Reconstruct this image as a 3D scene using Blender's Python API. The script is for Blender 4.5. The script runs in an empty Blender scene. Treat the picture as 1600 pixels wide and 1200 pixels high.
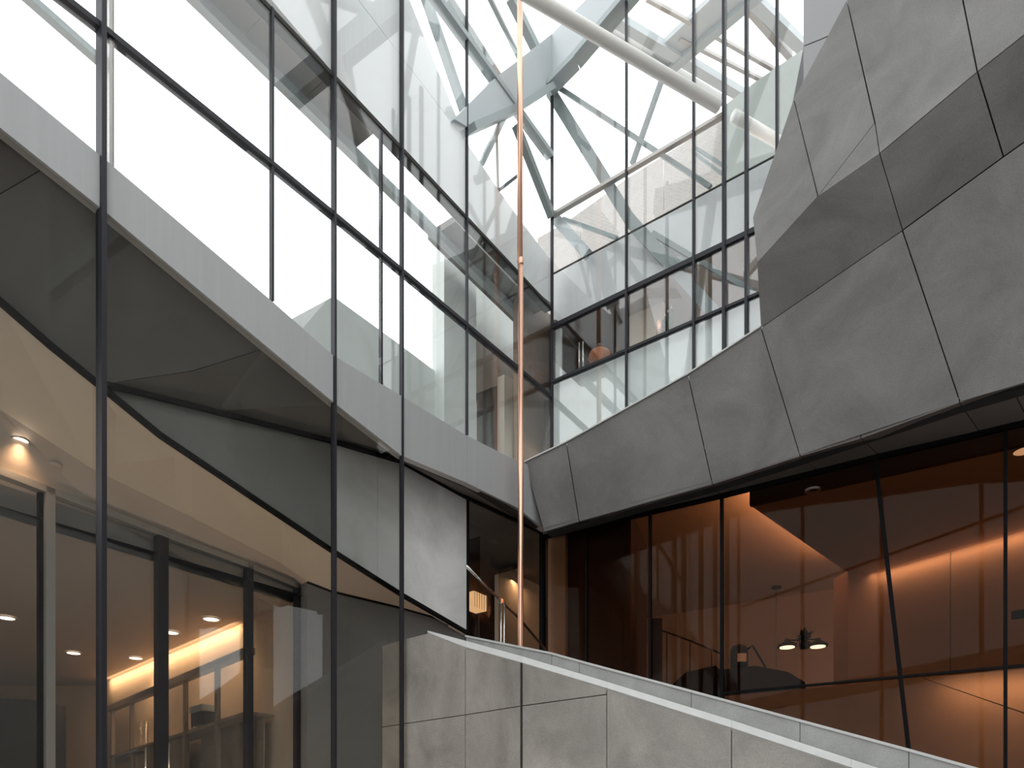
import bpy, bmesh, math, random
from mathutils import Vector, Matrix

random.seed(4)
scene = bpy.context.scene
col = scene.collection

# ------------------------------------------------------------------ camera
F, H, EYE = 1130.0, 1290.0, 1.6        # focal length and horizon row for a 1600x1200 frame, eye height
cam_d = bpy.data.cameras.new('camera')
cam_d.sensor_width = 36.0
cam_d.lens = 36.0 * F / 1600.0
cam_d.shift_y = (H - 600.0) / 1600.0
cam_d.clip_start, cam_d.clip_end = 0.05, 300
cam = bpy.data.objects.new('camera', cam_d)
cam.location = (0, 0, EYE)
cam.rotation_euler = (math.pi / 2, 0, 0)
col.objects.link(cam)
scene.camera = cam

# ------------------------------------------------------------------ sky and exposure
world = bpy.data.worlds.new('overcast_sky')
world.use_nodes = True
scene.world = world
bg = world.node_tree.nodes['Background']
bg.inputs[0].default_value = (0.975, 0.985, 1.0, 1)
bg.inputs[1].default_value = 2.4
vs = scene.view_settings
vs.view_transform = 'Standard'
vs.look = 'None'
vs.gamma = 1.0
vs.exposure = 0.0
vs.use_curve_mapping = False
scene.cycles.max_bounces = 10
scene.cycles.diffuse_bounces = 4
scene.cycles.glossy_bounces = 4
scene.cycles.transparent_max_bounces = 40
scene.cycles.sample_clamp_indirect = 4.0

WARM = (1.0, 0.62, 0.34)
def area(name, loc, target, sx, sy, power, color=WARM):
    d = bpy.data.lights.new(name, 'AREA')
    d.shape = 'RECTANGLE'
    d.size, d.size_y, d.energy, d.color = sx, sy, power, color
    o = bpy.data.objects.new(name, d)
    o.location = (loc[0], loc[1], loc[2] + EYE)
    v = Vector(target) - Vector(loc)
    o.rotation_euler = v.to_track_quat('-Z', 'Y').to_euler()
    col.objects.link(o)
    return o
def spot(name, loc, target, power, angle=120, blend=.8, radius=.06, color=WARM):
    d = bpy.data.lights.new(name, 'SPOT')
    d.energy, d.color, d.spot_size, d.spot_blend, d.shadow_soft_size = power, color, math.radians(angle), blend, radius
    o = bpy.data.objects.new(name, d)
    o.location = (loc[0], loc[1], loc[2] + EYE)
    o.rotation_euler = (Vector(target) - Vector(loc)).to_track_quat('-Z', 'Y').to_euler()
    col.objects.link(o)
    return o

# ------------------------------------------------------------------ materials
def nt(name):
    m = bpy.data.materials.new(name)
    m.use_nodes = True
    t = m.node_tree
    t.nodes.clear()
    out = t.nodes.new('ShaderNodeOutputMaterial')
    return m, t, out
def lerp(a, b, f): return tuple(x + (y - x) * f for x, y in zip(a, b))
def mat(name, c, rough=.6, metal=0.0, var=0.0, scale=2.0, bump=0.0, stretch=(1, 1, 1), fine=0.0, spec=.5):
    m, t, out = nt(name)
    b = t.nodes.new('ShaderNodeBsdfPrincipled')
    b.inputs['Base Color'].default_value = (*c, 1)
    b.inputs['Roughness'].default_value = rough
    b.inputs['Metallic'].default_value = metal
    b.inputs['Specular IOR Level'].default_value = spec
    t.links.new(b.outputs[0], out.inputs[0])
    if var > 0 or bump > 0:
        g = t.nodes.new('ShaderNodeNewGeometry')
        mp = t.nodes.new('ShaderNodeMapping')
        mp.inputs['Scale'].default_value = stretch
        t.links.new(g.outputs['Position'], mp.inputs['Vector'])
        n = t.nodes.new('ShaderNodeTexNoise')
        n.inputs['Scale'].default_value = scale
        n.inputs['Detail'].default_value = 6
        n.inputs['Roughness'].default_value = .6
        n.inputs['Distortion'].default_value = .6
        t.links.new(mp.outputs[0], n.inputs['Vector'])
        r = t.nodes.new('ShaderNodeValToRGB')
        r.color_ramp.elements[0].position = .3
        r.color_ramp.elements[1].position = .72
        r.color_ramp.elements[0].color = (*[x * (1 - var) for x in c], 1)
        r.color_ramp.elements[1].color = (*[min(1, x * (1 + var)) for x in c], 1)
        t.links.new(n.outputs[0], r.inputs[0])
        src = r.outputs[0]
        f = t.nodes.new('ShaderNodeTexNoise')
        f.inputs['Scale'].default_value = 90
        f.inputs['Detail'].default_value = 3
        t.links.new(g.outputs['Position'], f.inputs['Vector'])
        if fine > 0:
            mr = t.nodes.new('ShaderNodeMapRange')
            mr.inputs[1].default_value, mr.inputs[2].default_value = .3, .7
            mr.inputs[3].default_value, mr.inputs[4].default_value = 1 - fine, 1 + fine
            t.links.new(f.outputs[0], mr.inputs[0])
            mx = t.nodes.new('ShaderNodeMix')
            mx.data_type = 'RGBA'; mx.blend_type = 'MULTIPLY'
            mx.inputs[0].default_value = 1
            t.links.new(src, mx.inputs[6]); t.links.new(mr.outputs[0], mx.inputs[7])
            src = mx.outputs[2]
        t.links.new(src, b.inputs['Base Color'])
        if bump > 0:
            bp = t.nodes.new('ShaderNodeBump')
            bp.inputs['Strength'].default_value = bump
            bp.inputs['Distance'].default_value = .01
            t.links.new(f.outputs[0], bp.inputs['Height'])
            t.links.new(bp.outputs[0], b.inputs['Normal'])
    return m
def glass(name, tint, f0=.045, gain=1.0):
    """thin architectural glass: tinted transmission plus a Schlick mirror on each face of the pane"""
    m, t, out = nt(name)
    tr = t.nodes.new('ShaderNodeBsdfTransparent')
    tr.inputs[0].default_value = (*tint, 1)
    gl = t.nodes.new('ShaderNodeBsdfGlossy')
    gl.inputs['Color'].default_value = (1, 1, 1, 1)
    gl.inputs['Roughness'].default_value = 0.0
    lw = t.nodes.new('ShaderNodeLayerWeight')
    lw.inputs[0].default_value = .5
    p = t.nodes.new('ShaderNodeMath'); p.operation = 'POWER'; p.inputs[1].default_value = 5
    t.links.new(lw.outputs['Facing'], p.inputs[0])
    ma = t.nodes.new('ShaderNodeMath'); ma.operation = 'MULTIPLY_ADD'; ma.use_clamp = True
    ma.inputs[1].default_value = (1 - f0) * gain; ma.inputs[2].default_value = f0
    t.links.new(p.outputs[0], ma.inputs[0])
    mx = t.nodes.new('ShaderNodeMixShader')
    t.links.new(ma.outputs[0], mx.inputs[0])
    t.links.new(tr.outputs[0], mx.inputs[1]); t.links.new(gl.outputs[0], mx.inputs[2])
    t.links.new(mx.outputs[0], out.inputs[0])
    return m
def emit(name, c, s):
    m, t, out = nt(name)
    e = t.nodes.new('ShaderNodeEmission')
    e.inputs[0].default_value = (*c, 1); e.inputs[1].default_value = s
    t.links.new(e.outputs[0], out.inputs[0])
    return m
def brickmat(name):
    m, t, out = nt(name)
    b = t.nodes.new('ShaderNodeBsdfPrincipled'); b.inputs['Roughness'].default_value = .9
    tc = t.nodes.new('ShaderNodeTexCoord')
    mp = t.nodes.new('ShaderNodeMapping')
    mp.inputs['Rotation'].default_value = (math.radians(90), 0, 0)
    t.links.new(tc.outputs['Object'], mp.inputs[0])
    br = t.nodes.new('ShaderNodeTexBrick')
    br.inputs['Color1'].default_value = (.52, .47, .44, 1)
    br.inputs['Color2'].default_value = (.45, .41, .39, 1)
    br.inputs['Mortar'].default_value = (.56, .56, .55, 1)
    br.inputs['Scale'].default_value = 6.5
    br.inputs['Mortar Size'].default_value = .03
    t.links.new(mp.outputs[0], br.inputs['Vector'])
    t.links.new(br.outputs[0], b.inputs['Base Color'])
    t.links.new(b.outputs[0], out.inputs[0])
    return m

M = dict(
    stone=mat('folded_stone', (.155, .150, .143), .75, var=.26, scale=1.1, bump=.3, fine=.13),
    stone2=mat('stair_stone', (.29, .272, .25), .75, var=.34, scale=1.2, bump=.3, fine=.12, stretch=(1, 1, .8)),
    stone3=mat('coping_grey_stone', (.34, .34, .33), .7, var=.15, scale=3, bump=.2, fine=.08),
    coping=mat('pale_stone_edge', (.50, .50, .49), .6, var=.06, scale=5),
    joint=mat('dark_joint', (.02, .02, .02), .9),
    fascia=mat('pale_metal_cladding', (.86, .86, .87), .45, var=.03, scale=2, stretch=(6, 6, .4)),
    band=mat('grey_metal_cladding', (.42, .425, .43), .45, var=.04, scale=2, stretch=(6, 6, .4)),
    rband=mat('silver_metal_cladding', (.60, .61, .62), .4, var=.04, scale=2, stretch=(6, 6, .4)),
    lip=mat('dark_bronze_trim', (.03, .029, .027), .6, spec=.2),
    frame=mat('anthracite_frame', (.02, .02, .026), .5, spec=.3),
    black=mat('black_trim', (.008, .008, .009), .8, spec=.08),
    alu=mat('brushed_aluminium', (.42, .40, .38), .4, metal=.6),
    facet_shaded=mat('shaded_concrete_facet', (.26, .255, .245), .75, var=.14, scale=1.0, bump=.2, fine=.05),  # same concrete as facet, colour darkened for the shade under the overhang
    soffit=mat('dark_soffit_panel', (.15, .14, .13), .7, var=.1, scale=1.2, fine=.04),
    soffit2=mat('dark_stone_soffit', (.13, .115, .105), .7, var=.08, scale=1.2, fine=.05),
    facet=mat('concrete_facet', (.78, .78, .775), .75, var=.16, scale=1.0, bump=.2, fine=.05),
    dwall=mat('dark_grey_wall', (.17, .165, .16), .75, var=.1, scale=1.1, fine=.04),
    beige=mat('beige_plaster', (.63, .55, .46), .8, var=.03, scale=1.5),
    roomceil=mat('room_ceiling_plaster', (.50, .42, .36), .8),
    warmwall=mat('warm_wall_plaster', (.66, .54, .42), .8),
    wood=mat('brown_wood_panel', (.16, .10, .065), .55, var=.15, scale=1.5, stretch=(8, 8, .5)),
    darkwood=mat('dark_brown_panel', (.06, .04, .03), .6),
    cabinet=mat('taupe_cabinet', (.30, .25, .21), .55),
    dark=mat('dark_object', (.02, .018, .017), .6),
    steel=mat('grey_painted_steel', (.50, .54, .56), .45),
    steel2=mat('grey_green_steel', (.36, .41, .42), .5),
    steel3=mat('dark_grey_green_steel', (.20, .235, .235), .5),
    trimgrey=mat('soft_grey_cladding', (.30, .30, .305), .5),
    palewall2=mat('grey_green_render', (.40, .43, .41), .85, var=.06, scale=1.2),
    white=mat('white_painted_tube', (.86, .84, .80), .35),
    pale=mat('pale_green_panel', (.66, .70, .68), .6, var=.05, scale=1.5),
    palewall=mat('pale_grey_render', (.66, .70, .68), .85, var=.05, scale=1.2),
    copper=mat('copper', (.80, .47, .34), .32, metal=1.0),
    chrome=mat('polished_steel', (.75, .74, .72), .15, metal=1.0),
    orange=mat('orange_fabric', (.45, .15, .06), .8),
    leaf=mat('dark_leaf', (.03, .05, .02), .6),
    tan=mat('tan_stone', (.42, .31, .22), .7, var=.08, scale=1.0),
    amberwall=mat('amber_room_plaster', (.60, .46, .36), .8),
    floor=mat('grey_stone_floor', (.28, .27, .26), .6, var=.1, scale=.8),
    shell=mat('concrete_shell', (.33, .32, .31), .8, var=.1, scale=.6),
    shade=emit('pleated_lampshade_glow', (1.0, .62, .30), 1.3),
    glow=emit('downlight_glow', (1.0, .80, .62), 6.0),
    glow2=emit('dim_downlight_glow', (1.0, .72, .48), 1.2),
    dimglow=emit('machine_window_glow', (1.0, .62, .38), .35),
    blueglow=mat('blue_grey_curtain', (.45, .52, .58), .7),
    g_clear=glass('clear_glass', (.975, .985, .98), .045, 1.0),
    g_green=glass('greenish_glass', (.98, .988, .985), .035, .9),
    g_low=glass('grey_glass', (.83, .835, .825), .018, .55),
    g_door=glass('door_glass', (.95, .96, .96), .075, .6),
    g_dark=glass('dark_glass', (.72, .70, .68), .02, .7),
    g_amber=glass('bronze_glass', (.64, .53, .45), .005, .15),
    g_roof=glass('roof_glass', (.98, .99, .985), .03, .6),
    brick=brickmat('pale_brick'),
)

# ------------------------------------------------------------------ geometry helpers
class Pl:
    """plane n.p = c in eye-relative coordinates; off(d) lies d behind it as seen from the atrium"""
    def __init__(s, n, c): s.n = Vector(n); s.c = c
    def off(s, d): return Pl(s.n, s.c - d)
def vplane(n, c):
    l = math.hypot(*n)
    return Pl((n[0] / l, n[1] / l, 0), c / l)
L = vplane((1, -.7257), -8.05)                 # left glazed wall
R = Pl((-.5873, -.8093, 0), -10.098)           # rear glazed wall, square to the left one
A = Pl((-.515, -.857, 0), -11.153)             # bronze glazed wall under the stone
PW = Pl((-.656, -.755, 0), -6.07)              # stair parapet
def Zp(z): return Pl((0, 0, 1), z)
def ray(x, y): return Vector(((x - 800) / F, 1, (H - y) / F))
def P(x, y, pl):
    r = ray(x, y)
    return r * (pl.c / pl.n.dot(r))
def PZ(x, z, pl, d=0.0):
    """point of vertical plane pl at image column x and height z, then pushed d behind the plane"""
    r = ray(x, H)
    p = r * (pl.c / pl.n.dot(r))
    p.z = z
    return p - pl.n * d
def D(x, y, Y): return ray(x, y) * Y
def Pd(lst, pl): return [P(x, y, pl.off(d)) for x, y, d in lst]
def Pp(lst, pl): return [P(x, y, pl) for x, y in lst]

def mk(name, bm, m, parent=None, smooth=False):
    bmesh.ops.recalc_face_normals(bm, faces=bm.faces)
    vs_ = [v.co.copy() for v in bm.verts]
    lo = Vector([min(v[i] for v in vs_) for i in range(3)]); hi = Vector([max(v[i] for v in vs_) for i in range(3)])
    c = Vector(((lo.x + hi.x) / 2, (lo.y + hi.y) / 2, lo.z))
    for v in bm.verts: v.co -= c
    me = bpy.data.meshes.new(name)
    bm.to_mesh(me); bm.free()
    me.materials.append(M[m] if isinstance(m, str) else m)
    if smooth:
        for p in me.polygons: p.use_smooth = True
    o = bpy.data.objects.new(name, me)
    col.objects.link(o)
    o.location = c + Vector((0, 0, EYE))
    if parent is not None:
        o.parent = parent
        o.matrix_parent_inverse = parent_inv(parent)
    return o
def world_loc(o):
    l = o.location.copy()
    return l
def parent_inv(p):
    # parents carry only translations
    t = Vector((0, 0, 0)); q = p
    t += q.location if q.parent is None else q.location
    return Matrix.Translation(-t)
def tag(o, label, cat=None, group=None, kind=None):
    o['label'] = label
    if cat: o['category'] = cat
    if group: o['group'] = group
    if kind: o['kind'] = kind
    return o
def root(name, loc, label, cat, group=None, kind=None):
    o = bpy.data.objects.new(name, None)
    o.empty_display_size = .2
    col.objects.link(o)
    o.location = (loc[0], loc[1], loc[2] + EYE)
    return tag(o, label, cat, group, kind)
def newell(pts):
    n = Vector((0, 0, 0))
    for a, b in zip(pts, pts[1:] + pts[:1]):
        n += Vector(((a.y - b.y) * (a.z + b.z), (a.z - b.z) * (a.x + b.x), (a.x - b.x) * (a.y + b.y)))
    return n.normalized()
def inset(pts, g):
    n = newell(pts); out = []
    k = len(pts)
    for i in range(k):
        a, b, c = pts[i - 1], pts[i], pts[(i + 1) % k]
        e1, e2 = (b - a).normalized(), (c - b).normalized()
        n1, n2 = n.cross(e1), n.cross(e2)
        d = 1 + n1.dot(n2)
        out.append(b + (n1 + n2) * (g / max(d, .3)))
    return out
def prism_bm(pts, thick, bm=None, away=None):
    bm = bm or bmesh.new()
    if away is None:
        n = newell(pts)
        c = sum(pts, Vector()) / len(pts)
        away = n if n.dot(c) > 0 else -n
    f = [bm.verts.new(p) for p in pts]
    b = [bm.verts.new(p + away * thick) for p in pts]
    ff = [bm.faces.new(f), bm.faces.new(list(reversed(b)))]
    for i in range(len(pts)):
        j = (i + 1) % len(pts)
        bm.faces.new([f[j], f[i], b[i], b[j]])
    if len(pts) > 4: bmesh.ops.triangulate(bm, faces=ff, ngon_method='BEAUTY')
    return bm
def prism(name, pts, thick, m, parent=None, gap=0.0, away=None, bevel=0.0):
    if gap: pts = inset(pts, gap)
    bm = prism_bm(pts, thick, away=away)
    o = mk(name, bm, m, parent)
    if bevel:
        b = o.modifiers.new('bevel', 'BEVEL'); b.width = bevel; b.segments = 2; b.limit_method = 'ANGLE'; b.angle_limit = math.radians(60)
    return o
def bar_bm(p, q, w, h, side=None, bm=None):
    """box bar from p to q: w across (along side), h in the third direction"""
    bm = bm or bmesh.new()
    d = (q - p).normalized()
    s = Vector(side) if side is not None else Vector((0, 0, 1))
    s = (s - d * s.dot(d))
    if s.length < 1e-4: s = Vector((1, 0, 0)) - d * d.x
    s.normalize(); u = d.cross(s)
    vv = []
    for e in (p, q):
        for a, b in ((-1, -1), (1, -1), (1, 1), (-1, 1)):
            vv.append(bm.verts.new(e + s * (a * w / 2) + u * (b * h / 2)))
    bm.faces.new(vv[0:4]); bm.faces.new(list(reversed(vv[4:8])))
    for i in range(4):
        j = (i + 1) % 4
        bm.faces.new([vv[i], vv[j], vv[4 + j], vv[4 + i]])
    return bm
def bar(name, p, q, w, h, m, parent=None, side=None): return mk(name, bar_bm(p, q, w, h, side), m, parent)
def tube_bm(pts, r, seg=16, bm=None):
    bm = bm or bmesh.new()
    rings = []
    for i, p in enumerate(pts):
        d = ((pts[min(i + 1, len(pts) - 1)] - pts[max(i - 1, 0)])).normalized()
        s = d.orthogonal().normalized() if i == 0 else (s - d * s.dot(d)).normalized()
        u = d.cross(s)
        rr = r[i] if isinstance(r, (list, tuple)) else r
        rings.append([bm.verts.new(p + (s * math.cos(t) + u * math.sin(t)) * rr) for t in [2 * math.pi * k / seg for k in range(seg)]])
    for a, b in zip(rings, rings[1:]):
        for k in range(seg):
            bm.faces.new([a[k], a[(k + 1) % seg], b[(k + 1) % seg], b[k]])
    bm.faces.new(list(reversed(rings[0]))); bm.faces.new(rings[-1])
    return bm
def tube(name, pts, r, m, parent=None, seg=16): return mk(name, tube_bm(pts, r, seg), m, parent, True)
def lathe_bm(prof, c, seg=28, bm=None, caps=True):
    bm = bm or bmesh.new(); rings = []
    for r, z in prof:
        rings.append([bm.verts.new(c + Vector((r * math.cos(2 * math.pi * k / seg), r * math.sin(2 * math.pi * k / seg), z))) for k in range(seg)])
    for a, b in zip(rings, rings[1:]):
        for k in range(seg): bm.faces.new([a[k], a[(k + 1) % seg], b[(k + 1) % seg], b[k]])
    if caps and prof[0][0] > 0: bm.faces.new(list(reversed(rings[0])))
    if caps and prof[-1][0] > 0: bm.faces.new(rings[-1])
    return bm
def box_bm(c, sx, sy, sz, dirx=(1, 0), bm=None):
    """box standing on c, sx along dirx"""
    bm = bm or bmesh.new()
    dx = Vector((dirx[0], dirx[1], 0)).normalized(); dy = Vector((-dx.y, dx.x, 0))
    base = [c + dx * a * sx / 2 + dy * b * sy / 2 for a, b in ((-1, -1), (1, -1), (1, 1), (-1, 1))]
    return prism_bm(base, sz, bm, away=Vector((0, 0, 1)))

dL = Vector((.7257, 1, 0)).normalized()
dR = Vector((-1, .7257, 0)).normalized()
dA = Vector((-.857, .515, 0))
FLOOR = -EYE

# ------------------------------------------------------------------ shell: floor, and unseen sides invented to direct the daylight
prism_pts = [Vector((-16, -6, FLOOR)), Vector((14, -6, FLOOR)), Vector((14, 24, FLOOR)), Vector((-16, 24, FLOOR))]
tag(prism('floor', prism_pts, .2, 'floor', away=Vector((0, 0, -1))), 'grey stone floor of the atrium', 'floor', kind='structure')
tag(prism('ground', [Vector((-90, -90, FLOOR - .25)), Vector((90, -90, FLOOR - .25)), Vector((90, 90, FLOOR - .25)), Vector((-90, 90, FLOOR - .25))], .2, 'floor', away=Vector((0, 0, -1))), 'grey paved ground around the building', 'ground', kind='structure')
WF = root('wall_front_added', (-2, -5.2, FLOOR), 'added tall glazed end wall behind the viewer, unseen, letting in daylight', 'wall', kind='structure')  # unseen and invented; glazed to bring daylight from behind the camera
fx = [-12.5, -9, -5.5, -2, 1.5, 5, 6.7]
prism('wall_panel', [Vector((1.5, -5.2, FLOOR)), Vector((6.7, -5.2, FLOOR)), Vector((6.7, -5.2, 14)), Vector((1.5, -5.2, 14))], .3, 'shell', WF, away=Vector((0, -1, 0)))  # solid part added to keep daylight off the stone at the right
for x0, x1 in zip(fx, fx[1:]):
    if x0 >= 1.5: continue
    bar('mullion', Vector((x0, -5.2, FLOOR)), Vector((x0, -5.2, 14)), .07, .14, 'frame', WF)
    for z0, z1 in ((FLOOR, 1.2), (1.2, 5.0), (5.6, 9.8), (9.8, 14)):
        prism('glass_pane', [Vector((x0, -5.2, z0)), Vector((x1, -5.2, z0)), Vector((x1, -5.2, z1)), Vector((x0, -5.2, z1))], .012, 'g_roof', WF, away=Vector((0, -1, 0)))
        bar('transom', Vector((x0, -5.2, z1)), Vector((x1, -5.2, z1)), .07, .12, 'frame', WF)
    prism('band_panel', [Vector((x0, -5.2, 5.0)), Vector((x1, -5.2, 5.0)), Vector((x1, -5.2, 5.6)), Vector((x0, -5.2, 5.6))], .1, 'band', WF, away=Vector((0, -1, 0)))
q = [Vector((6.7, -5.2, FLOOR)), Vector((6.7, 7.6, FLOOR)), Vector((6.7, 7.6, 14.3)), Vector((6.7, -5.2, 14.3))]
tag(prism('wall_side_added', q, .3, 'shell', away=Vector((1, 0, 0))), 'added grey concrete side wall, unseen, beside the folded stone', 'wall', kind='structure')  # unseen side wall, invented to limit where daylight enters

# ------------------------------------------------------------------ left glazed wall
WL = root('wall_left', PZ(521, FLOOR, L), 'tall glazed left wall with dark mullions, pale cladding and a grey metal band', 'wall', kind='structure')
Z_FB = 8.6
def ztr(x): return 6.87 + (x - 158) * .24 / 704
bt = [(-90, 38), (0, 112), (158, 243), (425, 470), (521, 555), (627, 618), (729, 680), (812, 722), (820, 726)]
bb = [(-90, 130), (0, 200), (158, 326), (521, 629), (627, 712), (732, 756), (809, 794), (850, 829)]
def interp(lst, x):
    for (x0, y0), (x1, y1) in zip(lst, lst[1:]):
        if x0 <= x <= x1: return y0 + (y1 - y0) * (x - x0) / (x1 - x0)
    return lst[0][1] if x < lst[0][0] else lst[-1][1]
def bandtop(x): return interp(bt, x)
def bandbot(x): return interp(bb, x)
# grey metal band, one panel per bay
for x0, x1 in ((-90, 158), (158, 521), (521, 627), (627, 730)):
    mids = [x for x, _ in bt if x0 < x < x1]
    pts = [(x0, bandtop(x0))] + [(x, bandtop(x)) for x in mids] + [(x1, bandtop(x1)), (x1, bandbot(x1))]
    pts += [(x, bandbot(x)) for x in sorted([x for x, _ in bb if x0 < x < x1], reverse=True)] + [(x0, bandbot(x0))]
    prism('band_panel', Pp(pts, L.off(-.02)), .1, 'band', WL, gap=.004)
prism('band_panel', Pp([(730, bandtop(730)), (812, 722), (824, 725), (850, 816), (854, 830), (809, 794), (730, bandbot(730))], L.off(-.02)), .1, 'band', WL, gap=.004)
for x0, x1 in ((-90, 158), (158, 521), (521, 627), (627, 732), (732, 846)):
    bar('band_lip', P(x0, bandbot(x0) + 2, L.off(.075)), P(x1, bandbot(x1) + 2, L.off(.075)), .05, .1, 'lip', WL, side=(0, 0, 1))
# pale cladding above, behind the glass
fas = [[(300, -145), (424, 0), (521, 115), (521, -48), (480, -100)],
       [(521, 115), (627, 228), (627, 88), (560, 0), (521, -48)],
       [(627, 228), (729, 348), (729, 222), (627, 88)],
       [(729, 348), (812, 437), (812, 342), (780, 298), (729, 222)],
       [(812, 437), (862, 474), (862, 408), (812, 342)],
       [(480, -100), (560, 0), (627, 88), (627, -33), (600, -100)],
       [(627, 88), (729, 222), (712, 185), (640, 0), (627, -33)]]
for f in fas: prism('cladding_panel', Pp(f, L.off(.06)), .12, 'fascia', WL, gap=.004)
for x0, x1 in ((300, 521), (521, 627), (627, 729), (729, 862)):
    a, b = PZ(x0, Z_FB - .02, L, .06), PZ(x1, Z_FB - .02, L, .06)
    bar('cladding_lip', a, b, .05, .14, 'lip', WL, side=(0, 0, 1))
# overhanging soffit seen through the glass, with a steel edge beam
for x0, x1 in ((300, 425), (425, 521), (521, 600), (729, 800), (800, 862)):
    d1 = .5 if x0 < 700 else .75
    q = [PZ(x0, Z_FB + .03, L, .15), PZ(x1, Z_FB + .03, L, .15), PZ(x1, Z_FB + .03, L, d1), PZ(x0, Z_FB + .03, L, d1)]
    prism('soffit_panel', q, .1, 'soffit', WL, gap=.004)
bar('edge_beam', PZ(290, Z_FB - .05, L, .52), PZ(862, Z_FB - .05, L, .52), .12, .1, 'steel2', WL)
bar('outer_beam', P(-60, -95, L.off(.5)), P(166, 104, L.off(.5)), .06, .08, 'steel2', WL)
# mullions
def mullion(x, z0, z1, w=.045, h=.11, out=.05, pl=L, par=None, m='frame'):
    p, q2 = PZ(x, z0, pl, -out + h / 2), PZ(x, z1, pl, -out + h / 2)
    return bar('mullion', p, q2, w, h, m, par, side=(Vector((-pl.n.y, pl.n.x, 0))))
mullion(158, FLOOR, 14, .042, .11, .06, par=WL)
mullion(521, FLOOR, 14, .032, .065, .04, par=WL)
mullion(627, FLOOR, 14, .03, .055, .035, par=WL)
mullion(729, P(729, bandtop(729), L).z, 14, .022, .04, .025, par=WL)
mullion(175, P(176, bandtop(176), L).z, 14, .04, .07, .0, par=WL, m='alu')
mullion(425, P(425, bandtop(425), L).z, Z_FB, .03, .05, .02, par=WL)
mullion(597, P(597, bandtop(597), L).z, Z_FB, .028, .045, .0, par=WL)
mullion(862, 5.3, 12.1, .028, .045, .03, par=WL)
# transoms
tb = [-90, 158, 425, 521, 597, 627, 729, 812, 862]
for x0, x1 in zip(tb, tb[1:]):
    bar('transom', PZ(x0, ztr(x0), L, .02), PZ(x1, ztr(x1), L, .02), .05, .09, 'frame', WL)
for x0, x1 in ((627, 729), (729, 862)):
    bar('transom', PZ(x0, 11.12, L, .03), PZ(x1, 11.12, L, .03), .08, .14, 'steel2', WL)
# panes
ub = [-90, 170, 425, 521, 597, 627, 729, 815, 862]
for x0, x1 in zip(ub, ub[1:]):
    lo = [P(x0, bandtop(x0), L), P(x1, bandtop(x1), L)]
    if x1 > 820:
        lo = [PZ(x0, 5.4, L), PZ(x1, 5.4, L)]
    prism('glass_pane', [lo[0], lo[1], PZ(x1, ztr(x1), L), PZ(x0, ztr(x0), L)], .012, 'g_green', WL)
    prism('glass_pane', [PZ(x0, ztr(x0), L), PZ(x1, ztr(x1), L), PZ(x1, Z_FB, L), PZ(x0, Z_FB, L)], .012, 'g_green', WL)
hb = [158, 521, 627, 729, 815, 862]
for x0, x1 in zip(hb, hb[1:]):
    prism('glass_pane', [PZ(x0, Z_FB, L), PZ(x1, Z_FB, L), PZ(x1, 12.0, L), PZ(x0, 12.0, L)], .012, 'g_green', WL)
lb = [-90, 158, 521, 627]
for x0, x1 in zip(lb, lb[1:]):
    up = [P(x1, bandbot(x1), L), P(x0, bandbot(x0), L)]
    prism('glass_pane', [PZ(x0, FLOOR, L), PZ(x1, FLOOR, L)] + up, .012, 'g_low', WL)
# the wall goes on beside and behind the viewer
e0, e1 = PZ(-90, FLOOR, L), PZ(-90, FLOOR, L) - dL * 9.5
for k in range(4):
    a, b = e0 + (e1 - e0) * (k / 4), e0 + (e1 - e0) * ((k + 1) / 4)
    for z0, z1, m_, th in ((FLOOR, 5.0, 'g_low', .012), (5.0, 5.7, 'band', .1), (5.7, 12.0, 'g_green', .012)):
        prism('glass_pane' if th < .05 else 'band_panel', [Vector((a.x, a.y, z0)), Vector((b.x, b.y, z0)), Vector((b.x, b.y, z1)), Vector((a.x, a.y, z1))], th, m_, WL, away=-L.n)
    bar('mullion', Vector((a.x, a.y, FLOOR)), Vector((a.x, a.y, 14)), .05, .14, 'frame', WL, side=dL)

# ------------------------------------------------------------------ folded ceilings and facet behind the lower left glass
FS = root('ceiling_left', P(300, 700, L.off(.5)), 'folded dark soffit and beige ceiling behind the lower left glass', 'ceiling', kind='structure')
up_a = Pd([(-90, 133, .08), (0, 203, .08), (72, 261, .08), (0, 303, .24), (-90, 345, .33)], L)
up_b = Pd([(72, 261, .08), (158, 330, .08), (158, 601, .5), (80, 537, .5), (0, 468, .5), (-90, 392, .5), (-90, 345, .33), (0, 303, .24)], L)
up_c = Pd([(158, 330, .08), (412, 545, .08), (300, 580, .3), (158, 601, .5)], L)
up_c2 = Pd([(412, 545, .08), (521, 632, .08), (521, 690, .5), (340, 642, .5), (158, 601, .5), (300, 580, .3)], L)
up_d = Pd([(521, 632, .08), (627, 715, .08), (627, 720, .5), (521, 690, .5)], L)
up_e = Pd([(627, 715, .08), (732, 758, .08), (732, 778, .5), (627, 722, .5)], L)
up_f = Pd([(732, 758, .08), (809, 796, .08), (850, 829, .08), (850, 833, .5), (732, 778, .5)], L)
for p_, m_ in ((up_a, 'soffit2'), (up_b, 'soffit'), (up_c, 'soffit'), (up_c2, 'soffit'), (up_d, 'soffit'), (up_e, 'soffit2'), (up_f, 'soffit2')):
    prism('soffit_panel', p_, .05, m_, FS, gap=.004)
    prism('backing_panel', [p - L.n * .07 + Vector((0, 0, .07)) for p in p_], .05, 'joint', FS, away=(-L.n + Vector((0, 0, 1))).normalized())
fac = [(158, 601), (340, 645), (521, 692), (590, 709), (627, 721), (729, 777), (729, 986), (627, 927), (590, 903), (521, 862), (400, 780), (250, 678)]
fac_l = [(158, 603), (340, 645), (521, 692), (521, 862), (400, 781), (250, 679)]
fac_m = [(521, 692), (590, 709), (590, 904), (521, 862)]
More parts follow.
